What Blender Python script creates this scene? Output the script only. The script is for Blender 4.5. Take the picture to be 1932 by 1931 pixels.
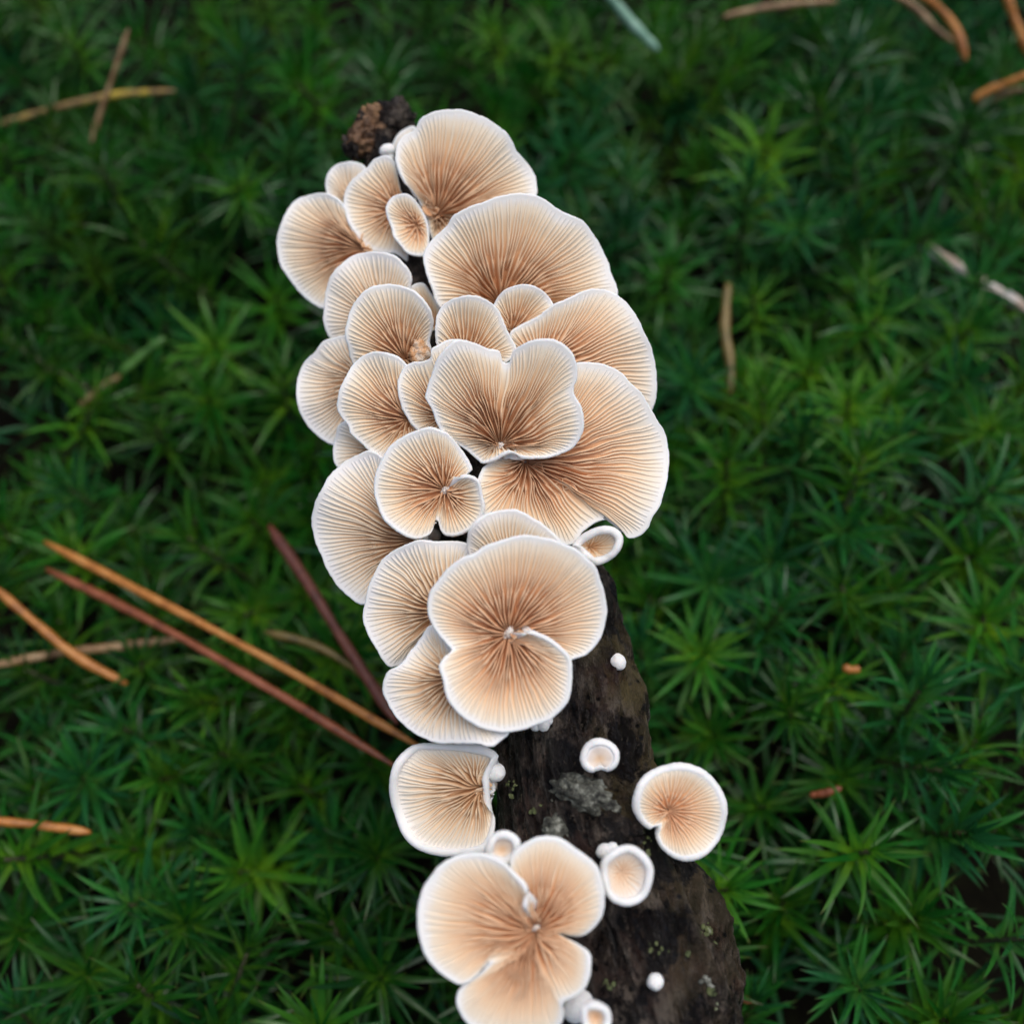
import bpy, math, random
import numpy as np
from mathutils import Vector, Matrix, noise

# ------------------------------------------------------------------ camera, world, sun, exposure
scn = bpy.context.scene
for o in list(bpy.data.objects):
    bpy.data.objects.remove(o, do_unlink=True)
C = scn.collection
HALF = math.radians(25.0)              # half field of view
TH = math.tan(HALF)
TILT = math.radians(28.0)              # camera leans 28 degrees off straight down
CAM = Vector((0.0, -0.075, 0.146))     # about 15 cm above the moss tips
cd = bpy.data.cameras.new('camera'); cam = bpy.data.objects.new('camera', cd); C.objects.link(cam)
cam.location = CAM; cam.rotation_euler = (TILT, 0, 0)
cd.sensor_width = 36; cd.angle = 2 * HALF
cd.clip_start = 0.004; cd.clip_end = 200
cd.dof.use_dof = True; cd.dof.focus_distance = 0.119; cd.dof.aperture_fstop = cd.lens / 3.0   # 3 mm aperture as in a phone
scn.camera = cam

SUN_EL, SUN_AZ = math.radians(77), math.radians(60)     # azimuth clockwise from +Y
w = bpy.data.worlds.new('World'); scn.world = w; w.use_nodes = True
nt = w.node_tree; nt.nodes.clear()
sky = nt.nodes.new('ShaderNodeTexSky'); sky.sky_type = 'NISHITA'; sky.sun_disc = False
sky.sun_elevation = SUN_EL; sky.sun_rotation = SUN_AZ; sky.air_density = 1.0; sky.dust_density = 4.0; sky.ozone_density = 1.0
bgn = nt.nodes.new('ShaderNodeBackground'); bgn.inputs[1].default_value = 0.09
wo = nt.nodes.new('ShaderNodeOutputWorld')
nt.links.new(sky.outputs[0], bgn.inputs[0]); nt.links.new(bgn.outputs[0], wo.inputs[0])
sd = bpy.data.lights.new('sun', 'SUN'); sd.energy = 1.25; sd.angle = math.radians(65); sd.color = (1.0, 0.97, 0.92)
sun = bpy.data.objects.new('sun', sd); C.objects.link(sun)
sdir = Vector((math.sin(SUN_AZ) * math.cos(SUN_EL), math.cos(SUN_AZ) * math.cos(SUN_EL), math.sin(SUN_EL)))
sun.rotation_euler = sdir.to_track_quat('Z', 'Y').to_euler()
vs = scn.view_settings
vs.view_transform = 'Standard'; vs.look = 'None'; vs.gamma = 1; vs.use_curve_mapping = False; vs.exposure = 0.46
scn.cycles.max_bounces = 6; scn.cycles.diffuse_bounces = 4; scn.cycles.glossy_bounces = 2; scn.cycles.transmission_bounces = 3

# ------------------------------------------------------------------ pixel helpers (1932 px wide view of the photograph)
RC = np.array(Matrix.Rotation(TILT, 3, 'X'))
CAMN = np.array(CAM)
def unproj(px, py, d):
    px = np.asarray(px, float); py = np.asarray(py, float); d = np.asarray(d, float)
    x = (px - 966) / 966 * TH * d; y = -(py - 966) / 966 * TH * d
    v = np.stack([x, y, -d * np.ones_like(x)], -1)
    return v @ RC.T + CAMN
def proj(p):
    v = (np.asarray(p, float) - CAMN) @ RC
    d = -v[..., 2]
    return 966 + v[..., 0] / d / TH * 966, 966 - v[..., 1] / d / TH * 966, d
def on_plane(px, py, z):
    a = unproj(px, py, 1.0) - CAMN
    t = (z - CAMN[2]) / a[..., 2]
    return CAMN + a * np.asarray(t)[..., None]
def ZA(l): return [(498.3 + x * .29778, 178.9 + y * .29778) for x, y in l]
def ZB(l): return [(536.7 + x * .39704, 498.3 + y * .39704) for x, y in l]
def ZC(l): return [(664.4 + x * .29778, 945.5 + y * .29778) for x, y in l]
def ZD(l): return [(702.8 + x * .36376, 1356.4 + y * .36376) for x, y in l]

rng = np.random.default_rng(7); random.seed(7)

# ------------------------------------------------------------------ object helpers
def mesh_np(name, verts, faces, mat, smooth=True):
    me = bpy.data.meshes.new(name)
    me.from_pydata([tuple(v) for v in verts], [], faces)
    for m in (mat if isinstance(mat, (list, tuple)) else [mat]): me.materials.append(m)
    if smooth: me.polygons.foreach_set('use_smooth', [True] * len(me.polygons))
    me.update()
    return me
def fattr(me, name, vals):
    a = me.attributes.new(name, 'FLOAT', 'POINT'); a.data.foreach_set('value', np.asarray(vals, np.float32))
def obj(name, me, parent=None, kind=None):
    o = bpy.data.objects.new(name, me); C.objects.link(o)
    if parent is not None: o.parent = parent
    if kind: o['kind'] = kind
    return o
def tag(o, label, cat, group=None):
    o['label'] = label; o['category'] = cat
    if group: o['group'] = group
    return o
def empty(name, loc):
    o = bpy.data.objects.new(name, None); C.objects.link(o); o.location = loc; o.empty_display_size = .003
    return o
def grid_faces(nu, nv, closed_u=False, off=0):
    f = []
    for i in range(nu if closed_u else nu - 1):
        a = i; b = (i + 1) % nu
        for j in range(nv - 1):
            f.append((off + a * nv + j, off + b * nv + j, off + b * nv + j + 1, off + a * nv + j + 1))
    return f
def tube(path, rad, sides=10, wob=0.0, seed=0, caps=True):
    path = np.asarray(path, float); n = len(path); rad = np.broadcast_to(np.asarray(rad, float), (n,))
    V = []; up = np.array([0.31, 0.2, 0.93])
    for i in range(n):
        t = path[min(i + 1, n - 1)] - path[max(i - 1, 0)]; t /= np.linalg.norm(t) + 1e-12
        a = np.cross(t, up); a /= np.linalg.norm(a) + 1e-12; b = np.cross(a, t)
        for k in range(sides):
            an = 2 * math.pi * k / sides
            r = rad[i] * (1 + wob * noise.noise(Vector((math.cos(an) * 2 + seed, math.sin(an) * 2, i * .37 + seed))))
            V.append(path[i] + (a * math.cos(an) + b * math.sin(an)) * r)
    F = []
    for i in range(n - 1):
        for k in range(sides):
            k2 = (k + 1) % sides
            F.append((i * sides + k, i * sides + k2, (i + 1) * sides + k2, (i + 1) * sides + k))
    if caps:
        F.append(tuple(range(sides))[::-1]); F.append(tuple((n - 1) * sides + k for k in range(sides)))
    return V, F
def spline(pts, n, closed):
    P = np.asarray(pts, float); m = len(P); out = []
    segs = m if closed else m - 1
    for i in range(segs):
        g = (lambda k: P[k % m]) if closed else (lambda k: P[min(max(k, 0), m - 1)])
        p0, p1, p2, p3 = g(i - 1), g(i), g(i + 1), g(i + 2)
        for t in np.linspace(0, 1, 16, endpoint=False):
            out.append(.5 * ((2 * p1) + (-p0 + p2) * t + (2 * p0 - 5 * p1 + 4 * p2 - p3) * t * t + (-p0 + 3 * p1 - 3 * p2 + p3) * t ** 3))
    out.append(P[0] if closed else P[-1]); out = np.array(out)
    s = np.r_[0, np.cumsum(np.linalg.norm(np.diff(out[:, :2], axis=0), axis=1))]
    q = np.linspace(0, s[-1], n, endpoint=not closed)
    return np.stack([np.interp(q, s, out[:, k]) for k in range(P.shape[1])], -1), s[-1]
def sstep(a, b, x):
    t = np.clip((x - a) / (b - a), 0, 1); return t * t * (3 - 2 * t)

# ------------------------------------------------------------------ materials
class N:
    def __init__(s, name):
        s.m = bpy.data.materials.new(name); s.m.use_nodes = True; s.t = s.m.node_tree
        s.b = s.t.nodes['Principled BSDF']; s.o = s.t.nodes['Material Output']
    def n(s, typ, **kw):
        x = s.t.nodes.new(typ)
        for k, v in kw.items():
            if k.startswith('i_'):
                key = k[2:]; x.inputs[int(key) if key.isdigit() else key.replace('_', ' ')].default_value = v
            else: setattr(x, k, v)
        return x
    def l(s, a, b): s.t.links.new(a, b)
    def ramp(s, fac, stops, interp='LINEAR'):
        r = s.n('ShaderNodeValToRGB'); e = r.color_ramp.elements; r.color_ramp.interpolation = interp
        while len(e) < len(stops): e.new(.5)
        for i, (p, c) in enumerate(stops): e[i].position = p; e[i].color = (*c, 1)
        if fac is not None: s.l(fac, r.inputs[0])
        return r
    def noise(s, scale, detail=4, rough=.55, coord=None):
        x = s.n('ShaderNodeTexNoise'); x.inputs['Scale'].default_value = scale; x.inputs['Detail'].default_value = detail; x.inputs['Roughness'].default_value = rough
        if coord is not None: s.l(coord, x.inputs['Vector'])
        return x
    def mix(s, f, a, b, mode='MIX'):
        x = s.n('ShaderNodeMix', data_type='RGBA', blend_type=mode)
        for v, k in ((f, 0), (a, 6), (b, 7)):
            if hasattr(v, 'links'): s.l(v, x.inputs[k])
            else: x.inputs[k].default_value = v if k == 0 else (*v, 1)
        return x.outputs[2]
    def bump(s, h, dist, strength=1.0):
        x = s.n('ShaderNodeBump'); x.inputs['Distance'].default_value = dist; x.inputs['Strength'].default_value = strength
        s.l(h, x.inputs['Height']); s.l(x.outputs[0], s.b.inputs['Normal']); return x
    def sss(s, w, r, scale):
        s.b.inputs['Subsurface Weight'].default_value = w; s.b.inputs['Subsurface Radius'].default_value = r; s.b.inputs['Subsurface Scale'].default_value = scale

def m_flesh():
    k = N('white_flesh'); tc = k.n('ShaderNodeTexCoord').outputs['Object']
    nz = k.noise(700, 4, .6, tc)
    c = k.ramp(nz.outputs[0], [(.3, (.83, .825, .80)), (.7, (.89, .885, .87))])
    k.l(c.outputs[0], k.b.inputs['Base Color']); k.b.inputs['Roughness'].default_value = .75; k.b.inputs['Specular IOR Level'].default_value = .2
    k.sss(.35, (1, .7, .5), .0006)
    f = k.noise(3500, 3, .7, tc); k.bump(f.outputs[0], .00008, .5)
    return k.m
def m_gill(pal, edge):
    k = N('gill_' + pal)
    va = k.n('ShaderNodeAttribute', attribute_name='v').outputs['Fac']
    ea = k.n('ShaderNodeAttribute', attribute_name='e').outputs['Fac']
    st = {'tan': [(.0, (.44, .22, .105)), (.24, (.64, .37, .20)), (.48, (.78, .55, .35)), (.72, (.84, .69, .50)), (.90, (.86, .77, .62)), (.97, (.86, .84, .80))],
          'pale': [(.0, (.50, .28, .14)), (.22, (.68, .44, .25)), (.42, (.80, .63, .44)), (.68, (.85, .75, .60)), (.88, (.86, .81, .71)), (.97, (.86, .84, .82))],
          'peach': [(.0, (.48, .24, .12)), (.24, (.70, .40, .22)), (.50, (.81, .57, .37)), (.76, (.85, .68, .49)), (.92, (.86, .77, .63)), (.98, (.86, .84, .80))],
          'bud': [(.0, (.80, .62, .45)), (.22, (.82, .70, .56)), (.45, (.85, .81, .76)), (.6, (.86, .86, .86))],
          'blush': [(.0, (.72, .52, .36)), (.3, (.82, .66, .50)), (.6, (.85, .77, .66)), (.85, (.85, .83, .80)), (1, (.85, .85, .85))]}[pal]
    tc = k.n('ShaderNodeTexCoord').outputs['Object']
    nz = k.noise(260, 3, .6, tc)
    ad = k.n('ShaderNodeMath', operation='MULTIPLY_ADD'); k.l(nz.outputs[0], ad.inputs[0]); ad.inputs[1].default_value = .16; ad.inputs[2].default_value = -.08
    sm = k.n('ShaderNodeMath', operation='ADD'); k.l(va, sm.inputs[0]); k.l(ad.outputs[0], sm.inputs[1])
    r = k.ramp(sm.outputs[0], st)
    dk = k.mix(1.0, r.outputs[0], (.88, .70, .54), 'MULTIPLY')          # faces of the lamellae carry brown spores, their edges stay pale
    lt = k.mix(.06, r.outputs[0], (.9, .82, .7))
    em = k.n('ShaderNodeMapRange'); k.l(ea, em.inputs[0])
    col = k.mix(em.outputs[0], dk, lt)
    k.l(col, k.b.inputs['Base Color']); k.b.inputs['Roughness'].default_value = .6; k.b.inputs['Specular IOR Level'].default_value = .25
    return k.m
FLESH = m_flesh()
GILL = {p: m_gill(p, 0) for p in ('tan', 'pale', 'peach', 'blush', 'bud')}

def m_bark():
    k = N('wet_bark'); tc = k.n('ShaderNodeTexCoord').outputs['Object']
    mp = k.n('ShaderNodeMapping'); k.l(tc, mp.inputs[0]); mp.inputs['Rotation'].default_value = (0, 0, math.radians(-20)); mp.inputs['Scale'].default_value = (1.0, .45, 1.0)
    n1 = k.noise(420, 7, .68, mp.outputs[0]); n2 = k.noise(150, 5, .62, tc); n3 = k.noise(1700, 5, .7, mp.outputs[0]); n4 = k.noise(210, 5, .6, tc)
    base = k.ramp(n1.outputs[0], [(.40, (.004, .003, .003)), (.46, (.035, .025, .020)), (.53, (.075, .058, .047)), (.60, (.21, .17, .135))])
    red = k.mix(k.ramp(n4.outputs[0], [(.5, (0, 0, 0)), (.68, (.6, .6, .6))]).outputs[0], base.outputs[0], (.095, .045, .034))
    sx = k.n('ShaderNodeAttribute', attribute_name='olive').outputs['Fac']
    mu = k.n('ShaderNodeMath', operation='MULTIPLY'); k.l(sx, mu.inputs[0]); k.l(k.ramp(n2.outputs[0], [(.38, (0, 0, 0)), (.6, (1, 1, 1))]).outputs[0], mu.inputs[1])
    ol = k.mix(mu.outputs[0], red, (.15, .115, .045))
    bl = k.mix(k.ramp(k.noise(130, 6, .65, tc).outputs[0], [(.52, (0, 0, 0)), (.56, (.90, .90, .90))]).outputs[0], ol, (.010, .008, .008))
    sp = k.mix(k.ramp(n3.outputs[0], [(.60, (0, 0, 0)), (.70, (.75, .75, .75))]).outputs[0], bl, (.20, .16, .12))
    k.l(sp, k.b.inputs['Base Color'])
    rr = k.ramp(n2.outputs[0], [(.40, (.14, .14, .14)), (.6, (.45, .45, .45))]); k.l(rr.outputs[0], k.b.inputs['Roughness'])
    vo = k.n('ShaderNodeTexVoronoi'); vo.inputs['Scale'].default_value = 620; vo.inputs['Randomness'].default_value = 1; k.l(tc, vo.inputs['Vector'])
    pit = k.ramp(vo.outputs['Distance'], [(.10, (0, 0, 0)), (.24, (1, 1, 1))])
    k.l(k.mix(pit.outputs[0], (.006, .005, .005), sp), k.b.inputs['Base Color'])
    ad = k.n('ShaderNodeMath', operation='ADD'); k.l(n1.outputs[0], ad.inputs[0]); k.l(n3.outputs[0], ad.inputs[1])
    a2 = k.n('ShaderNodeMath', operation='MULTIPLY_ADD'); k.l(pit.outputs[0], a2.inputs[0]); a2.inputs[1].default_value = .12; k.l(ad.outputs[0], a2.inputs[2])
    k.bump(a2.outputs[0], .0036, 1.0)
    return k.m
def m_simple(name, stops, scale, rough=.6, bump=.0002, spec=.4, sss=None, stretch=(1, 1, 1)):
    k = N(name); tc = k.n('ShaderNodeTexCoord').outputs['Object']
    mp = k.n('ShaderNodeMapping'); k.l(tc, mp.inputs[0]); mp.inputs['Scale'].default_value = stretch
    nz = k.noise(scale, 5, .62, mp.outputs[0]); r = k.ramp(nz.outputs[0], stops)
    k.l(r.outputs[0], k.b.inputs['Base Color']); k.b.inputs['Roughness'].default_value = rough; k.b.inputs['Specular IOR Level'].default_value = spec
    if bump: k.bump(k.noise(scale * 3, 4, .6, mp.outputs[0]).outputs[0], bump, .8)
    if sss: k.sss(*sss)
    return k.m
def m_moss(name, base, mid, tip, rough=.34):
    k = N(name)
    t = k.n('ShaderNodeAttribute', attribute_name='t').outputs['Fac']
    rnd = k.n('ShaderNodeObjectInfo').outputs['Random']
    r = k.ramp(t, [(0, base), (.4, mid), (.86, mid), (1, tip)])
    hs = k.n('ShaderNodeHueSaturation'); k.l(r.outputs[0], hs.inputs['Color'])
    mr = k.n('ShaderNodeMapRange'); k.l(rnd, mr.inputs[0]); mr.inputs[3].default_value = .475; mr.inputs[4].default_value = .52; k.l(mr.outputs[0], hs.inputs['Hue'])
    mv = k.n('ShaderNodeMapRange'); k.l(rnd, mv.inputs[0]); mv.inputs[3].default_value = 1.3; mv.inputs[4].default_value = .65; k.l(mv.outputs[0], hs.inputs['Value'])
    k.l(hs.outputs[0], k.b.inputs['Base Color'])
    tc = k.n('ShaderNodeTexCoord').outputs['Object']
    rr = k.ramp(k.noise(420, 3, .6, tc).outputs[0], [(.35, (.20,) * 3), (.65, (.48,) * 3)]); k.l(rr.outputs[0], k.b.inputs['Roughness'])
    wet = k.n('ShaderNodeMapRange', interpolation_type='SMOOTHSTEP'); fr = k.n('ShaderNodeMath', operation='FRACT'); mq = k.n('ShaderNodeMath', operation='MULTIPLY'); mq.inputs[1].default_value = 17.31
    k.l(rnd, mq.inputs[0]); k.l(mq.outputs[0], fr.inputs[0]); k.l(fr.outputs[0], wet.inputs[0]); wet.inputs[1].default_value = .45; wet.inputs[2].default_value = .9; wet.inputs[3].default_value = .12; wet.inputs[4].default_value = .6
    k.l(wet.outputs[0], k.b.inputs['Specular IOR Level'])
    tr = k.n('ShaderNodeBsdfTranslucent'); k.l(hs.outputs[0], tr.inputs[0])
    mx = k.n('ShaderNodeMixShader'); mx.inputs[0].default_value = .28
    k.l(k.b.outputs[0], mx.inputs[1]); k.l(tr.outputs[0], mx.inputs[2]); k.l(mx.outputs[0], k.o.inputs[0])
    return k.m
BARK = m_bark()
STUB = m_simple('grey_lichen_wood', [(.36, (.012, .012, .010)), (.47, (.06, .062, .05)), (.56, (.13, .135, .11)), (.70, (.32, .33, .29))], 1000, .6, .0004)
WOOD = m_simple('broken_wood', [(.3, (.02, .012, .008)), (.5, (.13, .065, .03)), (.7, (.30, .17, .08))], 360, .55, .0005)
STALK = m_simple('stalk_flesh', [(.3, (.55, .44, .36)), (.7, (.80, .76, .72))], 900, .75, .0002, .2, (.3, (1, .6, .4), .0005))
ORANGE = m_simple('orange_scar', [(.35, (.75, .66, .56)), (.55, (.72, .42, .22)), (.7, (.55, .25, .10))], 1200, .7, .0003)
LICHEN = m_simple('algae_crust', [(.3, (.03, .045, .015)), (.6, (.11, .13, .05)), (.8, (.36, .38, .30))], 900, .8, .0003)
MOSS = [m_moss('moss_deep', (.07, .23, .014), (.013, .080, .009), (.06, .055, .015)),
        m_moss('moss_mid', (.12, .35, .016), (.024, .132, .012), (.07, .07, .02)),
        m_moss('moss_fresh', (.17, .42, .018), (.045, .20, .018), (.09, .10, .02)),
        m_moss('moss_blue', (.07, .28, .035), (.018, .125, .028), (.05, .06, .02))]
MSTEM = m_simple('moss_stem', [(.3, (.015, .028, .008)), (.7, (.04, .04, .012))], 500, .6, 0)
SOIL = m_simple('dark_litter', [(.3, (.003, .003, .002)), (.5, (.008, .007, .004)), (.7, (.012, .014, .005))], 160, .9, .002, .08)

def mounds(x, y):
    """height of the moss tips: a bank that rises away from the viewer and towards the right"""
    return .030 * float(sstep(-.03, .15, y)) + .009 * float(sstep(.02, .06, x)) * (1 - float(sstep(.0, .10, y))) \
        + .0045 * noise.noise(Vector((x * 24, y * 24, 1.3))) + .003 * noise.noise(Vector((x * 60, y * 60, 5)))
# ------------------------------------------------------------------ the ground
g = np.sinh(np.linspace(-1, 1, 91) * 8.6) / math.sinh(8.6) * 30.0
gv = []
for x in g:
    for y in g:
        r = math.hypot(x, y)
        z = -.036 + (mounds(x, y) * .8 if r < 1 else .024) + .004 * noise.noise(Vector((x * 40, y * 40, 0))) + min(r, 8) * .02 * noise.noise(Vector((x * .6, y * .6, 3)))
        gv.append((x, y, z))
fl = obj('forest_floor', mesh_np('forest_floor', gv, grid_faces(91, 91), SOIL), None, 'structure')

# ------------------------------------------------------------------ the branch
AX = np.array([  # px, py, half width px, depth m
    (712, 232, 50, .1400), (735, 290, 58, .1393), (790, 480, 78, .1372), (838, 700, 98, .1345), (888, 900, 112, .1318), (985, 1080, 122, .1292),
    (1050, 1200, 128, .1272), (1082, 1330, 136, .1250), (1082, 1480, 150, .1223), (1122, 1640, 176, .1195), (1162, 1780, 184, .1172), (1205, 1930, 192, .1152)], float)
axp = unproj(AX[:, 0], AX[:, 1], AX[:, 3])
axr = AX[:, 2] / 966 * TH * AX[:, 3]
dirn = axp[-1] - axp[-2]; dirn /= np.linalg.norm(dirn)
ext = [axp[-1] + dirn * s + np.array([0, 0, -q]) for s, q in ((.012, .003), (.026, .011), (.042, .026), (.058, .048))]
axp = np.vstack([axp, ext]); axr = np.r_[axr, .0099, .0102, .0104, .0104]
NS = 420
AXS, axlen = spline(np.c_[axp, axr], NS, False)
def stick_axis_depth(py):
    return np.interp(py, AX[:, 1], AX[:, 3])
def stick_rad(py):
    return np.interp(py, AX[:, 1], axr[:len(AX)])
def stick_depth(px, py):
    for d in np.arange(.095, .150, .0002):
        p = unproj(px, py, d)
        dd = np.linalg.norm(AXS[:, :3] - p, axis=1) - AXS[:, 3]
        if dd.min() < 0: return d
    return float(stick_axis_depth(py))
NB = 180
bv = []
up = np.array([.2, .1, 1.0])
camv = CAMN
for i in range(NS):
    p = AXS[i, :3]; r = AXS[i, 3]
    t = AXS[min(i + 1, NS - 1), :3] - AXS[max(i - 1, 0), :3]; t /= np.linalg.norm(t)
    a = np.cross(t, up); a /= np.linalg.norm(a); b = np.cross(a, t)
    s = i / (NS - 1) * axlen
    endf = 1.0
    if i < 13: endf = math.sqrt(max(0.0, 1 - ((13 - i) / 13.6) ** 2)) * .9 + .1
    for k in range(NB):
        an = 2 * math.pi * k / NB
        q = Vector((math.cos(an) * 1.3, math.sin(an) * 1.3, s * 70))
        dsp = .20 * noise.noise(q) + .15 * noise.noise(q * 2.7) + .09 * noise.noise(Vector((q.x * 6, q.y * 6, s * 300))) + .055 * noise.noise(Vector((q.x * 15, q.y * 15, s * 650))) + .03 * noise.noise(Vector((q.x * 30, q.y * 30, s * 1500)))
        ridge = noise.noise(Vector((math.cos(an) * 4.5, math.sin(an) * 4.5, s * 60 + 9)))
        dsp += .05 * (1 - abs(ridge) * 3) * (1 if abs(ridge) < .33 else 0)
        rr = r * endf * (1 + dsp * .8)
        v = p + (a * math.cos(an) + b * math.sin(an)) * rr
        bv.append(v)
bf = []
for i in range(NS - 1):
    for k in range(NB):
        k2 = (k + 1) % NB
        bf.append((i * NB + k, i * NB + k2, (i + 1) * NB + k2, (i + 1) * NB + k))
bf.append(tuple(range(NB))[::-1]); bf.append(tuple((NS - 1) * NB + k for k in range(NB)))
# olive algae sits on the flank that faces image right
pxs, pys, _ = proj(np.array(bv)); ac = np.interp(pys, AX[:, 1], AX[:, 0]); ah = np.interp(pys, AX[:, 1], AX[:, 2])
ol = sstep(.05, .6, (pxs - ac) / ah) * sstep(1150, 1230, pys) * (1 - .65 * sstep(1500, 1700, pys))
root_b = empty('branch', tuple(AXS[320, :3]))
tag(root_b, 'dark wet fallen branch with knobbly bark carrying the mushroom cluster above the moss', 'branch')
def local(V, root): return np.asarray(V, float) - np.array(root.location)
me = mesh_np('bark', local(bv, root_b), bf, BARK); fattr(me, 'olive', ol); obj('bark', me, root_b)

def lump(cpos, nrm, rx, ry, rz, seed, rough=.35, sub=4, rotz=0.0, freq=2.2):
    """uneven lump flattened along nrm; returns verts, faces"""
    import bmesh
    bm = bmesh.new(); bmesh.ops.create_icosphere(bm, subdivisions=sub, radius=1)
    q = Vector(nrm).to_track_quat('Z', 'Y').to_matrix() @ Matrix.Rotation(rotz, 3, 'Z')
    V = []
    for v in bm.verts:
        c = v.co.copy(); n_ = noise.noise(c * freq + Vector((seed * 3.1, seed, 0))) + .5 * noise.noise(c * freq * 2.6 + Vector((seed, 0, seed)))
        c = c * (1 + rough * n_)
        V.append(np.array(cpos) + np.array(q @ Vector((c.x * rx, c.y * ry, c.z * rz))))
    F = [tuple(l.index for l in f.verts) for f in bm.faces]; bm.free()
    return V, F
def toward_cam(p):
    d = CAMN - np.asarray(p); return d / np.linalg.norm(d)
def add_lump(name, px, py, rx, ry, rz, mat, seed, parent, rough=.35, sink=.0, rotz=0, label=None, kind=None, sub=4, freq=2.2):
    d = stick_depth(px, py); p = unproj(px, py, d); n_ = toward_cam(p); p = p - n_ * sink
    V, F = lump(p, n_, rx, ry, rz, seed, rough, sub, rotz, freq)
    o = obj(name, mesh_np(name, local(V, parent), F, mat), parent, kind)
    if label: o['label'] = label
    return o
x, y = ZD([(1120, 395)])[0]
add_lump('broken_twig_stub', x, y, .0037, .0019, .0020, STUB, 1, root_b, .32, .0003, label='grey broken twig stub crusted with pale lichen', freq=3.0)
x, y = ZD([(975, 560)])[0]
add_lump('wood_scar', x, y, .0018, .0016, .0009, STUB, 2, root_b, .3, .0006, rotz=.6, freq=3.2)
x, y = ZD([(1250, 560)])[0]
add_lump('bark_knob', x, y, .0030, .0020, .0012, BARK, 5, root_b, .5, .0004, rotz=.3)
for q, (zx, zy, sx, n_s) in enumerate([(1010, 410, 40, 16), (1200, 400, 50, 18), (1400, 640, 32, 16), (1300, 500, 40, 10), (845, 465, 12, 5), (1740, 1100, 22, 14), (1765, 1200, 22, 14), (1750, 1350, 26, 16), (1780, 1420, 22, 10), (1235, 1370, 16, 6), (720, 350, 20, 9), (1500, 1180, 50, 9)]):
    Vs, Fs, off = [], [], 0; rl = random.Random(q)
    for _ in range(n_s):
        x, y = ZD([(zx + rl.gauss(0, sx), zy + rl.gauss(0, sx))])[0]
        d = stick_depth(x, y)
        p = unproj(x, y, d); r = rl.uniform(.00008, .00024)
        V, F_ = lump(p, toward_cam(p), r * 1.4, r, r * .35, rl.random() * 9, .5, 3, rl.random() * 3)
        Vs += V; Fs += [tuple(a + off for a in f) for f in F_]; off += len(V)
    obj('lichen_crust', mesh_np('lichen_crust', local(Vs, root_b), Fs, STUB if q in (0, 7) else LICHEN), root_b, 'stuff')
# torn upper end: a hollow knot with pale torn wood round it
for q, (px, py, rx, ry, rz, mt) in enumerate([(708, 232, .0018, .0020, .0015, WOOD), (683, 262, .0022, .0016, .0014, WOOD), (742, 222, .0019, .0024, .0015, BARK), (668, 280, .0015, .0012, .0010, BARK), (700, 268, .0016, .0013, .0012, WOOD), (692, 226, .0010, .0013, .0011, BARK)]):
    d = .1365; p = unproj(px, py, d); V, F = lump(p, toward_cam(p), rx, ry, rz, 40 + q, .6, 4, q * .7, 2.6)
    obj('torn_wood', mesh_np('torn_wood', local(V, root_b), F, mt), root_b)

# ------------------------------------------------------------------ mushrooms
DB = {}
def smooth_closed(a, wdt, closed):
    n = len(a); k = np.hanning(2 * wdt + 3)[1:-1]; k /= k.sum()
    out = np.zeros_like(a)
    for c in range(a.shape[1]):
        pad = np.r_[a[-wdt:, c], a[:, c], a[:wdt, c]] if closed else np.r_[np.repeat(a[0, c], wdt), a[:, c], np.repeat(a[-1, c], wdt)]
        out[:, c] = np.convolve(pad, k, 'valid')
    return out

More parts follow.
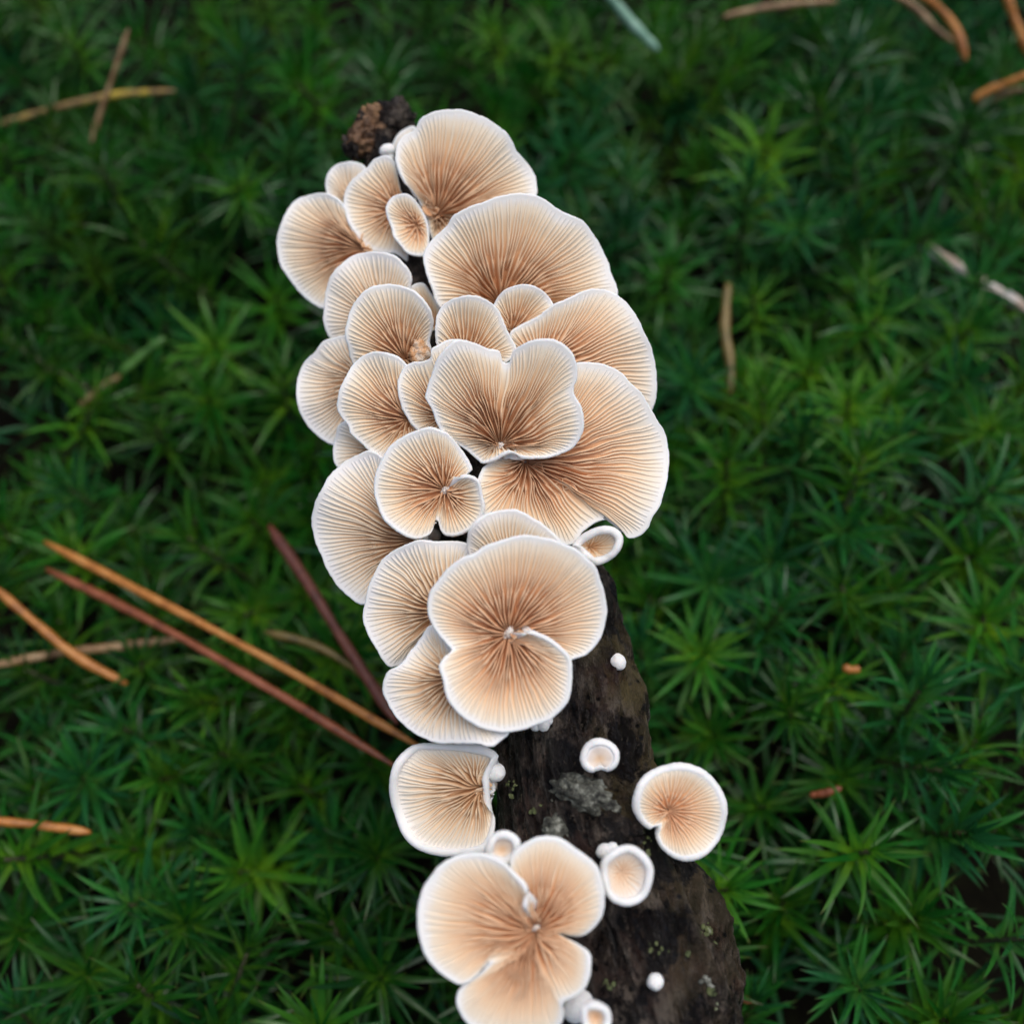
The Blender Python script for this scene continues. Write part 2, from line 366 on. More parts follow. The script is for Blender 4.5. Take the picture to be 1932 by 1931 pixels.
MUSH = []
def mushroom(label, pts, ctr, L, tilt=(0, 0), bowl=1.5, rim=.40, pal='tan', closed=True, dz=None, gap=9.6, gh=1.0, wig=1.0, thick=1.0, nub=0, flat=.5, group=None, base=None, stalk=True, inroll=False, srad=1.0):
    """pts: margin in photo pixels, ctr: where the gills meet, L: millimetres in front of the branch, tilt: mm of depth per 100 px in x and y"""
    idx = len(MUSH); sd_ = 100 + idx; rs = np.random.default_rng(sd_)
    P3 = np.c_[np.array(pts, float), np.zeros(len(pts)) if dz is None else np.interp(np.linspace(0, 1, len(pts)), *zip(*dz))]
    M = 360
    R, per = spline(P3, M, closed)
    C2 = np.array(ctr, float)
    pxmm = .125 * TH / 966 * 1000          # mm per pixel near the branch
    # small uneven waves in the margin
    s = np.linspace(0, per, M, endpoint=not closed)
    wav = np.zeros(M)
    nk = max(3, int(per / 45))
    for h in range(5):
        f = int(nk * (1 + h * .9)); wav += rs.uniform(.15, .5) / (1 + h * .25) * np.sin(2 * np.pi * f * s / per + rs.uniform(0, 6.3))
    tan = smooth_closed(np.gradient(R[:, :2], axis=0), 3, closed)
    if closed: tan = smooth_closed((np.roll(R[:, :2], -1, 0) - np.roll(R[:, :2], 1, 0)), 3, True)
    nrm = np.stack([tan[:, 1], -tan[:, 0]], -1); nrm /= np.linalg.norm(nrm, axis=1)[:, None] + 1e-9
    area = np.sum(R[:, 0] * np.roll(R[:, 1], -1) - R[:, 1] * np.roll(R[:, 0], -1))
    if area < 0: nrm = -nrm                                                # outward
    if not inroll: rim = rim * .52
    rpx = rim / pxmm
    R[:, :2] += nrm * (wav * (.9 if per > 450 else .35) - rpx * .8)[:, None]
    ns = smooth_closed(nrm, 22, closed); ns /= np.linalg.norm(ns, axis=1)[:, None] + 1e-9
    D0 = float(stick_axis_depth(C2[1])) - .35 * float(stick_rad(C2[1])) if base is None else base
    ph = rs.uniform(0, 6.3, 8)
    Rm = np.median(np.linalg.norm(R[:, :2] - C2, axis=1))
    def S(J, V):
        J = np.asarray(J, float); V = np.asarray(V, float)
        if closed:
            Jm = np.mod(J, M); i0 = np.floor(Jm).astype(int) % M; i1 = (i0 + 1) % M; f = (Jm - np.floor(Jm))[..., None]
        else:
            Jm = np.clip(J, 0, M - 1); i0 = np.minimum(np.floor(Jm).astype(int), M - 2); i1 = i0 + 1; f = (Jm - i0)[..., None]
        P = R[i0] * (1 - f) + R[i1] * f; nn = ns[i0] * (1 - f) + ns[i1] * f
        dlt = P[..., :2] - C2; D = np.linalg.norm(dlt, axis=-1, keepdims=True) + 1e-6; dr = dlt / D
        o = dr * .62 + nn * .38 * np.clip((dr * nn).sum(-1, keepdims=True) * 1.6 + .1, 0, 1); o /= np.linalg.norm(o, axis=-1, keepdims=True) + 1e-9
        b1 = C2 + dr * D * .34; b2 = P[..., :2] - o * D * .36
        v = V[..., None]
        Q = C2 * (1 - v) ** 3 + 3 * b1 * v * (1 - v) ** 2 + 3 * b2 * v * v * (1 - v) + P[..., :2] * v ** 3
        env = (V * (1 - V) * 4)[..., None] * wig * 1.35
        wx = np.sin(Q[..., 1] / 26 + ph[0]) * 1.3 + np.sin(Q[..., 0] / 17 + ph[1]) * .9 + np.sin((Q[..., 0] + Q[..., 1]) / 10 + ph[6]) * .45
        wy = np.sin(Q[..., 0] / 24 + ph[2]) * 1.3 + np.sin(Q[..., 1] / 15 + ph[3]) * .9 + np.sin((Q[..., 0] - Q[..., 1]) / 11 + ph[7]) * .45
        Q = Q + env * np.stack([wx, wy], -1)
        th = J / M * 2 * np.pi
        ruf = (np.sin(3 * th + ph[4]) * .35 + np.sin(5 * th + ph[5]) * .22) * V ** 2 * Rm / 120
        d = D0 - L / 1000 + (tilt[0] * (Q[..., 0] - C2[0]) + tilt[1] * (Q[..., 1] - C2[1])) / 1e5 \
            - (bowl * .8 * (1.4 * V ** 1.5 - .4 * V ** 4) * np.clip(D[..., 0] / Rm, .25, 1.3) + P[..., 2] * V ** 1.5 + ruf) / 1000
        return unproj(Q[..., 0], Q[..., 1], d)
    def NR(J, V):
        e = M / 500.; h = .02
        a = S(J + e, V) - S(J - e, V); b = S(J, np.minimum(V + h, 1)) - S(J, np.maximum(V - h, .0))
        n_ = np.cross(a, b); l = np.linalg.norm(n_, axis=-1, keepdims=True); n_ = n_ / (l + 1e-15)
        p = S(J, V); t = CAMN - p; t /= np.linalg.norm(t, axis=-1, keepdims=True)
        sg = np.sign((n_ * t).sum(-1, keepdims=True)); sg[sg == 0] = 1; n_ = n_ * sg
        bad = (l[..., 0] < 1e-12) | ((n_ * t).sum(-1) < .15)
        n_[bad] = (n_ + t * .8)[bad]; n_ /= np.linalg.norm(n_, axis=-1, keepdims=True)
        return n_
    # ---- cap: gill-bearing floor, rolled margin, back
    NU = int(np.clip(per / 5, 60, 230)); J = np.linspace(0, M, NU, endpoint=False) if closed else np.linspace(0, M - 1, NU)
    vin = np.r_[.015, np.linspace(.08, .95, 14), 1.0]
    JJ, VV = np.meshgrid(J, vin, indexing='ij'); SP = S(JJ, VV); SN = NR(JJ, VV)
    Pm = SP[:, -1]; sw = 7 if per < 450 else 2; nm = smooth_closed(SN[:, -1], sw, closed); nm /= np.linalg.norm(nm, axis=1)[:, None]
    ov = SP[:, -1] - SP[:, -3]; ov -= nm * (ov * nm).sum(1)[:, None]
    ov = smooth_closed(ov / (np.linalg.norm(ov, axis=1)[:, None] + 1e-12), sw, closed); ov /= np.linalg.norm(ov, axis=1)[:, None] + 1e-12
    lob = 1.0 if per > 450 else .15
    r_ = rim / 1000 * (1 + lob * .08 * np.sin(J / M * 2 * np.pi * 4 + ph[0]) + lob * .05 * np.sin(J / M * 2 * np.pi * 9 + ph[1]))
    prof = []
    for a, a2 in zip(np.radians([165, 130, 95, 60, 25, -10, -45, -75, -100]), np.radians([105, 92, 76, 54, 27, -3, -35, -65, -95])):
        if inroll: prof.append(Pm + ov * (r_ * math.cos(a) * .95)[:, None] + nm * (r_ * (math.sin(a) + .35))[:, None] * .9)
        else: prof.append(Pm + ov * (r_ * math.cos(a2) * .95)[:, None] + nm * (r_ * (math.sin(a2) - .86))[:, None])
    prof = np.stack(prof, 1)
    fz = rs.normal(0, .014 * rim / 1000, prof.shape[:2])[..., None]; prof = prof + nm[:, None] * fz + ov[:, None] * fz
    vb = np.linspace(.96, .05, 9); JB, VB = np.meshgrid(J, vb, indexing='ij')
    tk = (2.0 * rim * .5 + thick * (1 - VB ** 2)) / 1000
    BK = S(JB, VB) - NR(JB, VB) * tk[..., None]
    SP = SP[:, :-1]; VV = VV[:, :-1]
    allv = np.concatenate([SP, prof, BK], 1); nvv = allv.shape[1]
    ctrp = S(np.array([0.]), np.array([0.]))[0]
    faces = grid_faces(NU, nvv, closed)
    V = allv.reshape(-1, 3)
    vat = np.concatenate([VV, np.full(prof.shape[:2], 1.0), np.full(VB.shape, 1.0)], 1).reshape(-1)
    mi = []
    for i in range(NU if closed else NU - 1):
        for j in range(nvv - 1): mi.append(0 if j < 15 else 1)
    if not closed:                                # close the two free edges of a slit margin with a rolled lip
        for e in (0, NU - 1):
            col = [e * nvv + j for j in range(nvv)]
            faces.append(tuple(col if e == 0 else col[::-1])); mi.append(1)
    # support point on the branch
    k = np.argmin(np.linalg.norm(AXS[:, :3] - ctrp, axis=1) - AXS[:, 3]); axpnt = AXS[k, :3]; ra = AXS[k, 3]
    dv = ctrp - axpnt; ln = np.linalg.norm(dv)
    foot = axpnt + dv / ln * min(ra * .2, ln * .9)
    root = empty('mushroom', tuple(foot)); tag(root, label, 'mushroom', group)
    me = mesh_np('cap', local(V, root), faces, [GILL[pal], FLESH]); fattr(me, 'v', vat); fattr(me, 'e', .25 + .75 * sstep(.70, .95, vat))
    me.polygons.foreach_set('material_index', mi); me.update()
    obj('cap', me, root)
    # ---- gills
    if gap:
        NG = max(12, int(per / gap)); NG -= NG % 4
        K = 17; gvs = []; gfs = []; gva = []; gea = []
        jj0 = (np.arange(NG) + .5) / NG * (M if closed else M - 1); jj0 = jj0 + rs.normal(0, .14, NG) * M / NG
        for i in range(NG):
            tier = 0 if i % 4 == 0 else (1 if i % 4 == 2 else 2)
            v0 = (.03, .20, .40)[tier] + rs.uniform(-.02, .14) * (0 if tier == 0 else 1)
            v1 = .992 - rs.uniform(0, .025)
            v = np.linspace(v0, v1, K); j = np.full(K, jj0[i]) + np.sin(v * rs.uniform(5, 9) + rs.uniform(0, 6)) * rs.uniform(0, .18) * wig * M / NG
            p = S(j, v); n_ = NR(j, v)
            loc_n = np.where(v < .24, 4, np.where(v < .46, 2, 1))
            dj = M / NG
            sp = np.linalg.norm(S(j + dj / 2, v) - S(j - dj / 2, v), axis=1) * loc_n
            lat = S(j + dj / 2, v) - S(j - dj / 2, v); lat /= np.linalg.norm(lat, axis=1)[:, None] + 1e-12
            w_ = np.clip(sp * .26, .00005, .00020)
            H = gh * .00100 * min(1.2, Rm / 110) * sstep(-.02, .16, v) * (1 - .86 * sstep(.24, .78, v)) * (1 - sstep(.82, .99, v)) * (sstep(v0 - .05, v0 + .16, v) if tier else 1)
            lean = rs.normal(0, .10)
            nn = n_ + lat * lean; nn /= np.linalg.norm(nn, axis=1)[:, None]
            b0 = len(gvs) * 5
            rows = np.stack([p - lat * (w_ * 1.15)[:, None] - nn * .00008, p - lat * (w_ * .85)[:, None] + nn * (H * .80)[:, None], p + nn * H[:, None], p + lat * (w_ * .85)[:, None] + nn * (H * .80)[:, None], p + lat * (w_ * 1.15)[:, None] - nn * .00008], 1)
            base_i = i * K * 5
            gvs.append(rows.reshape(-1, 3)); gva.append(np.repeat(v, 5)); gea.append(np.tile([0, .7, 1, .7, 0], K))
            for a in range(K - 1):
                for c in range(4):
                    gfs.append((base_i + a * 5 + c, base_i + a * 5 + c + 1, base_i + (a + 1) * 5 + c + 1, base_i + (a + 1) * 5 + c))
        gV = np.concatenate(gvs)
        me = mesh_np('gills', local(gV, root), gfs, GILL[pal]); fattr(me, 'v', np.concatenate(gva)); fattr(me, 'e', np.concatenate(gea))
        obj('gills', me, root, 'stuff')
    # ---- stalk
    if stalk:
        nc = NR(np.array([0.]), np.array([.05]))[0]
        a0 = ctrp - nc * .0003; b_ = foot
        back = -toward_cam(ctrp); hl = max(.001, float(np.dot(b_ - a0, back)))
        path = [a0 * (1 - t) ** 3 + (a0 + back * hl * .7) * 3 * t * (1 - t) ** 2 + (a0 + back * hl * 1.15) * 3 * t * t * (1 - t) + b_ * t ** 3 for t in np.linspace(0, 1, 9)]
        tv, tf = tube(path, np.linspace(.0006, .0013, 9) * min(1, Rm / 90 + .25) * srad, 12, .3, idx)
        obj('stalk', mesh_np('stalk', local(tv, root), tf, STALK), root)
    if nub:
        nc = toward_cam(ctrp)
        V2, F2 = lump(ctrp + nc * .0004, nc, .0008 * nub, .0005 * nub, .0006 * nub, idx, .6, 4, .7)
        obj('stalk_tip', mesh_np('stalk_tip', local(V2, root), F2, STALK), root)
    MUSH.append((root, ctrp))
    return root

F = lambda l: l
# -- the upper tuft
mushroom('narrow white-edged mushroom tucked behind the topmost large fan mushroom', ZA([(950, 200), (880, 222), (830, 272), (803, 335), (798, 400), (830, 460), (900, 520), (980, 460), (990, 300)]), ZA([(930, 480)])[0], 2.0, (-1, .5), .8, .4, 'pale', gap=10)
mushroom('topmost large fan mushroom with tan gills beside the torn end of the branch', ZA([(1040, 840), (1000, 720), (930, 615), (875, 540), (842, 450), (832, 370), (850, 300), (900, 248), (950, 225), (985, 160), (1050, 118), (1150, 97), (1250, 97), (1360, 128), (1450, 176), (1530, 238), (1580, 308), (1604, 365), (1665, 430), (1705, 490), (1728, 560), (1725, 640), (1650, 700), (1500, 740), (1350, 790), (1250, 840), (1180, 890), (1120, 940), (1060, 920)]), ZA([(1085, 775)])[0], 5.0, (.8, .6), 2.2, .38)
mushroom('smallest pale cap of the top tuft, peeping over the second and leftmost caps', ZA([(480, 700), (405, 645), (384, 570), (400, 500), (450, 445), (530, 424), (600, 433), (645, 465), (660, 540), (640, 620), (590, 720), (520, 750)]), ZA([(555, 690)])[0], 2.0, (-1.6, .2), .8, .4, 'pale')
mushroom('broad mushroom with curved brown gills jutting from the top tuft over the moss', ZA([(500, 690), (440, 640), (380, 622), (300, 628), (210, 658), (150, 718), (110, 800), (82, 880), (76, 960), (92, 1060), (128, 1130), (178, 1200), (238, 1272), (300, 1322), (370, 1358), (420, 1345), (520, 1260), (620, 1150), (690, 1060), (700, 980), (640, 880), (560, 780)]), ZA([(650, 985)])[0], 3.6, (-2.4, .2), 1.0, .42)
mushroom('fan mushroom standing between the leftmost cap and the tiny ear-shaped cap of the top tuft', ZA([(770, 385), (700, 408), (650, 460), (590, 508), (530, 570), (503, 650), (510, 740), (538, 820), (580, 890), (630, 950), (690, 990), (760, 1006), (830, 1010), (900, 1055), (915, 1020), (920, 900), (900, 700), (870, 600), (850, 480), (820, 415)]), ZA([(860, 740)])[0], 5.0, (-1.3, .1), 1.2, .38)
mushroom('tiny ear-shaped mushroom with dark gills pressed against the topmost fan mushroom', ZA([(880, 628), (812, 648), (772, 706), (776, 770), (808, 850), (820, 900), (858, 950), (900, 1000), (960, 1022), (1016, 1018), (1045, 960), (1045, 880), (1030, 800), (1005, 735), (965, 675), (925, 638)]), ZA([(970, 830)])[0], 7.0, (-.4, .1), 1.4, .32)
# -- upper middle
mushroom('large wide fan mushroom with straight tan gills below the topmost fan mushroom', ZA([(1110, 1345), (1060, 1220), (1018, 1100), (1012, 1020), (1040, 950), (1100, 888), (1160, 828), (1200, 768), (1290, 718), (1400, 678), (1480, 648), (1580, 628), (1700, 634), (1800, 680), (1880, 738)]) + [(1100, 418), (1130, 458), (1147, 493), (1153, 514), (1163, 540), (1163, 565), (1130, 600), (1060, 625), (960, 645), (870, 615)], ZA([(1490, 1330)])[0], 6.0, (.9, .8), 2.6, .38)
mushroom('pale smooth mushroom directly behind the rounded cap with the orange scar', ZA([(410, 1540), (373, 1440), (378, 1330), (390, 1230), (420, 1150), (480, 1078), (560, 1020), (650, 996), (740, 998), (820, 1020), (880, 1068), (922, 1120), (937, 1180), (925, 1260), (900, 1380), (800, 1510), (650, 1600), (480, 1580)]), ZA([(800, 1460)])[0], 5.2, (-2.0, .6), 1.2, .42, 'pale')
mushroom('slender sliver of a cap wedged between the scarred cap and the large wide fan', ZA([(900, 1250), (940, 1210), (980, 1194), (1020, 1200), (1055, 1250), (1090, 1310), (1120, 1370), (1120, 1440), (1070, 1500), (1020, 1450), (960, 1350)]), ZA([(1075, 1470)])[0], 5.0, (0, .8), .8, .3)
mushroom('rounded mushroom with dark brown gills and an orange scar at its foot', ZA([(570, 1720), (530, 1600), (512, 1520), (528, 1420), (560, 1338), (610, 1268), (680, 1220), (760, 1203), (850, 1208), (940, 1240), (1000, 1288), (1050, 1360), (1075, 1430), (1070, 1490), (1050, 1560), (1065, 1640), (1060, 1700), (1000, 1740), (850, 1790), (700, 1780)]), ZA([(905, 1680)])[0], 8.0, (-1.0, .9), 2.2, .40)
mushroom('little brown fan mushroom nested at the gill base of the large wide fan', ZA([(1450, 1350), (1488, 1272), (1550, 1225), (1640, 1203), (1720, 1218), (1780, 1258), (1822, 1310), (1835, 1360), (1770, 1440), (1660, 1500), (1560, 1540), (1510, 1500), (1470, 1420)]), ZA([(1560, 1510)])[0], 9.4, (0, 1.0), 1.2, .28)
mushroom('small fan mushroom right above the notch of the heart-shaped mushroom', ZA([(1085, 1540), (1088, 1430), (1108, 1370), (1150, 1318), (1220, 1288), (1300, 1273), (1380, 1288), (1450, 1328), (1492, 1380), (1522, 1450), (1555, 1530), (1595, 1595), (1590, 1650), (1500, 1720), (1350, 1750), (1200, 1700), (1110, 1620)]), ZA([(1270, 1700)])[0], 10.0, (0, .9), 1.8, .32)
mushroom('wide tan mushroom on the outer flank between the wide fan and biggest shell cap', ZB([(1070, 335), (1130, 288), (1200, 253), (1270, 198), (1340, 168), (1400, 138), (1460, 118), (1530, 123), (1590, 153), (1640, 200), (1680, 260), (1712, 330), (1742, 390), (1762, 470), (1770, 550), (1767, 630), (1747, 695), (1690, 760), (1500, 770), (1300, 680), (1180, 550), (1100, 420)]), ZB([(1190, 510)])[0], 8.2, (1.2, .8), 1.6, .36, 'peach')
mushroom('white-margined mushroom furthest out over the moss, its pale gills half hidden by two caps', ZB([(300, 340), (230, 350), (180, 368), (140, 418), (90, 468), (60, 540), (53, 620), (63, 680), (73, 712), (110, 772), (160, 822), (220, 858), (300, 880), (400, 820), (450, 680), (430, 500), (370, 390)]), ZB([(420, 570)])[0], 5.2, (-2.6, .1), 1.0, .42, 'pale')
mushroom('mostly hidden pale cap showing only a crescent under the scalloped mushroom', ZB([(245, 960), (228, 890), (240, 820), (262, 760), (330, 740), (420, 820), (480, 900), (420, 970), (310, 990)]), ZB([(450, 880)])[0], 5.2, (-2.0, .1), .8, .36, 'pale')
mushroom('scalloped mushroom with chocolate gill bases beside the sliver next to the heart-shaped cap', ZB([(470, 920), (410, 892), (350, 842), (310, 802), (306, 778), (270, 730), (248, 680), (258, 610), (280, 556), (310, 498), (350, 450), (400, 424), (460, 418), (530, 438), (575, 470), (610, 520), (640, 600), (660, 700), (670, 790), (610, 850), (540, 900)]), ZB([(600, 740)])[0], 9.2, (-1.4, .4), 1.6, .40)
mushroom('folded narrow mushroom half covered by the heart-shaped mushroom', ZB([(660, 800), (620, 780), (588, 740), (560, 690), (538, 610), (543, 540), (570, 488), (610, 468), (660, 463), (690, 448), (695, 410), (740, 380), (800, 358), (870, 380), (880, 500), (840, 700), (780, 820)]), ZB([(770, 720)])[0], 10.4, (-.7, .3), 1.3, .38)
# -- centre
mushroom('biggest shell-shaped mushroom with ragged peach gills behind the heart-shaped one', ZB([(1040, 890), (985, 930), (943, 970), (918, 1030), (913, 1080), (930, 1150), (960, 1200), (1050, 1250), (1150, 1275), (1250, 1305), (1330, 1335), (1380, 1325), (1430, 1262), (1500, 1222), (1570, 1228), (1602, 1275), (1630, 1303), (1680, 1297), (1722, 1262), (1752, 1200), (1784, 1150), (1814, 1050), (1828, 950), (1823, 860), (1803, 790), (1765, 730), (1742, 690), (1702, 620), (1650, 568), (1590, 508), (1520, 478), (1440, 467), (1370, 480), (1250, 560), (1110, 720)]), ZB([(1140, 940)])[0], 9.6, (1.1, .2), 1.8, .36, 'peach', wig=2.0, gap=10)
mushroom('heart-shaped mushroom with a notched top margin at the centre of the cluster', ZB([(945, 948), (900, 915), (830, 864), (770, 824), (725, 764), (698, 690), (668, 640), (678, 590), (694, 540), (718, 470), (758, 410), (808, 368), (860, 362), (920, 382), (970, 402), (1025, 416), (1045, 468), (1066, 462), (1080, 418), (1130, 382), (1190, 362), (1260, 357), (1322, 382), (1364, 420), (1388, 480), (1393, 540), (1374, 600), (1388, 640), (1413, 690), (1423, 750), (1413, 812), (1383, 862), (1340, 893), (1270, 918), (1180, 924), (1120, 914), (1060, 895), (1000, 930)]), ZB([(1025, 862)])[0], 12.2, (0, .5), 2.4, .42, wig=1.7, nub=.55)
mushroom('large pale mushroom with long cream gills tucked behind the round coiled mushroom', ZB([(450, 905), (400, 888), (340, 908), (270, 948), (210, 1008), (170, 1078), (138, 1150), (127, 1240), (148, 1330), (178, 1400), (208, 1470), (258, 1540), (318, 1592), (380, 1620), (460, 1580), (580, 1470), (670, 1350), (660, 1280), (600, 1150), (520, 980)]), ZB([(640, 1310)])[0], 7.2, (-2.4, .2), 1.0, .42, 'pale', gap=10)
mushroom('round coiled mushroom with a nick in its lower margin below the scalloped cap', ZB([(840, 1020), (890, 985), (880, 945), (852, 898), (820, 850), (770, 802), (700, 778), (640, 788), (570, 818), (510, 858), (468, 918), (438, 980), (423, 1050), (433, 1120), (458, 1190), (500, 1242), (560, 1283), (620, 1308), (680, 1294), (713, 1264), (722, 1212), (736, 1262), (760, 1288), (820, 1290), (880, 1264), (932, 1212), (948, 1160), (938, 1090), (922, 1035), (880, 1008), (835, 1012)]), ZB([(765, 1075)])[0], 10.4, (-.6, .2), 1.8, .44, closed=False, dz=[(0, 0), (.12, 0), (.85, 0), (1, 1.5)], nub=.65)
mushroom('half-hidden dome-topped mushroom rising behind the large double-lobed mushroom', ZC([(740, 340), (728, 250), (748, 180), (800, 118), (870, 78), (950, 58), (1030, 57), (1092, 78), (1150, 116), (1220, 158), (1285, 218), (1330, 280), (1310, 360), (1200, 470), (1000, 520), (850, 440)]), ZC([(1010, 450)])[0], 11.6, (.2, .9), 1.6, .42, 'pale')
mushroom('small white cup-shaped mushroom under the edge of the biggest shell cap', ZC([(1395, 280), (1440, 222), (1510, 180), (1590, 158), (1660, 168), (1708, 215), (1714, 270), (1684, 332), (1622, 382), (1545, 408), (1485, 375), (1425, 320)]), ZC([(1500, 295)])[0], 11.0, (.3, 0), 2.0, .50, 'pale', gap=10, gh=.5, inroll=True)
mushroom('smooth-edged cream mushroom between the large pale one and the double-lobed mushroom', ZC([(740, 285), (650, 253), (540, 258), (440, 248), (350, 273), (260, 318), (190, 368), (148, 440), (108, 520), (83, 620), (67, 710), (73, 780), (108, 862), (148, 932), (190, 1002), (245, 1056), (330, 1020), (440, 920), (560, 830), (640, 700), (720, 540), (760, 400)]), ZC([(600, 690)])[0], 9.2, (-1.8, .2), 1.2, .36, 'pale', gap=10)
mushroom('grey-cream mushroom with wavy gills hanging below and behind the double-lobed mushroom', ZC([(495, 785), (430, 868), (370, 948), (320, 1018), (240, 1070), (208, 1110), (192, 1190), (218, 1270), (258, 1342), (320, 1414), (400, 1474), (480, 1514), (560, 1533), (700, 1533), (800, 1538), (880, 1553), (935, 1522), (990, 1470), (1010, 1390), (920, 1280), (780, 1130), (640, 960), (570, 840)]), ZC([(660, 1120)])[0], 10.2, (-1.3, -.4), 1.0, .38, 'pale', wig=1.6, gap=10)
mushroom('large double-lobed mushroom slit to its white centre, foremost of the cluster', ZC([(1110, 890), (1250, 975), (1340, 1020), (1405, 1003), (1472, 980), (1533, 930), (1573, 870), (1603, 780), (1613, 690), (1603, 610), (1578, 520), (1548, 430), (1492, 368), (1420, 308), (1330, 267), (1240, 237), (1150, 222), (1070, 217), (980, 242), (900, 267), (830, 297), (770, 337), (690, 367), (610, 427), (548, 500), (498, 570), (478, 640), (482, 720), (508, 792), (560, 862), (600, 910), (632, 942), (590, 970), (557, 1020), (556, 1060), (577, 1120), (588, 1190), (617, 1272), (668, 1334), (740, 1394), (840, 1444), (950, 1464), (1060, 1454), (1150, 1424), (1250, 1384), (1333, 1312), (1379, 1230), (1389, 1130), (1389, 1040), (1373, 988), (1330, 938), (1260, 887), (1180, 847), (1110, 827), (1075, 828)]), ZC([(995, 835)])[0], 13.2, (0, .1), 2.0, .46, closed=False, dz=[(0, -.6), (.1, -.6), (.25, 0), (.8, .4), (1, 1.6)], gap=9.0, nub=.85, pal='peach')
# -- lower branch
mushroom('lone half-round white mushroom with a rolled upper rim below the cluster', ZD([(612, 300), (648, 225), (655, 192), (612, 157), (540, 137), (400, 127), (280, 122), (208, 137), (148, 188), (108, 250), (92, 330), (97, 410), (118, 490), (148, 570), (198, 640), (268, 683), (350, 703), (430, 708), (520, 698), (582, 682), (624, 622), (638, 532), (633, 470), (612, 410), (612, 340)]), ZD([(572, 345)])[0], 3.6, (-1.2, 0), 1.5, .48, 'pale', wig=1.6, gap=9.5, inroll=True, srad=.45)
mushroom('round white mushroom with one notch standing alone on the edge of the lower branch', ZD([(1484, 556), (1450, 575), (1400, 542), (1365, 480), (1363, 420), (1383, 350), (1430, 293), (1500, 253), (1600, 238), (1690, 258), (1762, 308), (1813, 380), (1838, 470), (1828, 560), (1793, 642), (1732, 703), (1650, 733), (1580, 728), (1520, 693), (1478, 642), (1466, 592)]), ZD([(1530, 470)])[0], 7.0, (.7, .1), 1.2, .95, 'peach', gap=9.5, gh=.55)
mushroom('three-lobed cream mushroom folded round a dark centre low on the branch', ZD([(800, 985), (745, 860), (712, 780), (712, 720), (758, 668), (840, 622), (930, 612), (1000, 637), (1072, 688), (1143, 740), (1180, 800), (1199, 880), (1204, 960), (1184, 1042), (1132, 1103), (1070, 1134), (1000, 1124), (940, 1104), (892, 1084), (950, 1110), (1052, 1148), (1113, 1200), (1129, 1260), (1118, 1342), (1092, 1402), (1040, 1444), (982, 1472), (992, 1540), (962, 1602), (880, 1654), (700, 1664), (560, 1624), (478, 1562), (437, 1480), (442, 1410), (480, 1368), (540, 1330), (600, 1272), (607, 1250), (575, 1295), (515, 1358), (445, 1376), (360, 1324), (298, 1262), (258, 1182), (237, 1080), (237, 990), (257, 900), (298, 828), (358, 758), (430, 717), (520, 697), (600, 707), (672, 742), (732, 798), (783, 858), (814, 920), (806, 985)]), ZD([(850, 1080)])[0], 9.5, (-.4, 0), 1.9, .50, 'peach', closed=False, dz=[(0, -1.2), (.2, -.8), (.33, -.3), (.36, .2), (.6, 0), (.68, .4), (.9, .9), (1, 1.5)], gap=10, gh=.95, nub=.5, wig=1.3)
mushroom('little white cup wedged between the half-round cap and the three-lobed mushroom', ZD([(588, 690), (598, 630), (630, 593), (680, 578), (730, 593), (762, 630), (758, 690), (725, 735), (680, 750), (625, 735)]), ZD([(672, 680)])[0], 11.0, (0, .3), .5, .46, 'bud', gap=0, inroll=True)
mushroom('small white cup with a peach hollow seated on the bark beside the three-lobed mushroom', ZD([(1183, 800), (1188, 735), (1228, 690), (1290, 658), (1350, 658), (1412, 698), (1449, 760), (1449, 830), (1423, 902), (1372, 949), (1310, 964), (1248, 944), (1212, 902), (1192, 850)]), ZD([(1290, 790)])[0], 9.5, (.3, 0), 1.2, .44, 'blush', gap=10, gh=.35, inroll=True)
mushroom('tiny white doughnut-shaped mushroom on bare bark above the grey twig stub', ZD([(1083, 200), (1108, 140), (1170, 110), (1232, 123), (1272, 170), (1274, 222), (1242, 264), (1205, 276), (1180, 262), (1155, 277), (1118, 263), (1092, 238)]), ZD([(1178, 205)])[0], 9.0, (0, 0), .30, 1.0, 'bud', gap=0)
mushroom('small white funnel with a peach mouth beneath the three-lobed mushroom', ZD([(1080, 1530), (1090, 1490), (1130, 1465), (1180, 1470), (1222, 1500), (1235, 1550), (1222, 1600), (1180, 1630), (1130, 1625), (1095, 1590)]), ZD([(1160, 1545)])[0], 11.0, (0, 0), .8, .40, 'blush', gap=0, inroll=True)

def button(label, zpt, rx, ry, rz, seed, lift=.001, extra=(), depth=None, sub=4):
    px, py = zpt
    d = (stick_depth(px, py) if depth is None else depth)
    p = unproj(px, py, d); n_ = toward_cam(p)
    root = empty('mushroom_button', tuple(p)); tag(root, label, 'mushroom')
    V, F_ = lump(p + n_ * lift, n_, rx, ry, rz, seed, .07, 5, seed, 1.6)
    obj('cap', mesh_np('cap', local(V, root), F_, FLESH), root)
    tv, tf = tube([p - n_ * .0012, p, p + n_ * lift], [rx * .7, rx * .6, rx * .55], 10, .2, seed)
    obj('stalk', mesh_np('stalk', local(tv, root), tf, FLESH), root)
    for q, (dx, dy, r) in enumerate(extra):
        p2 = unproj(px + dx, py + dy, d) + n_ * lift * .8
        V, F_ = lump(p2, n_, r, r, r, seed + q, .1, 4)
        obj('bump', mesh_np('bump', local(V, root), F_, FLESH), root)
    return root
button('pinhead white button at the rolled rim tip of the half-round mushroom', ZD([(638, 275)])[0], .00105, .00100, .0010, 3, .0012, depth=.1165)
button('small white button on the dark bark close below the double-lobed mushroom margin', ZC([(1682, 1018)])[0], .00090, .00098, .0009, 4, .0011)
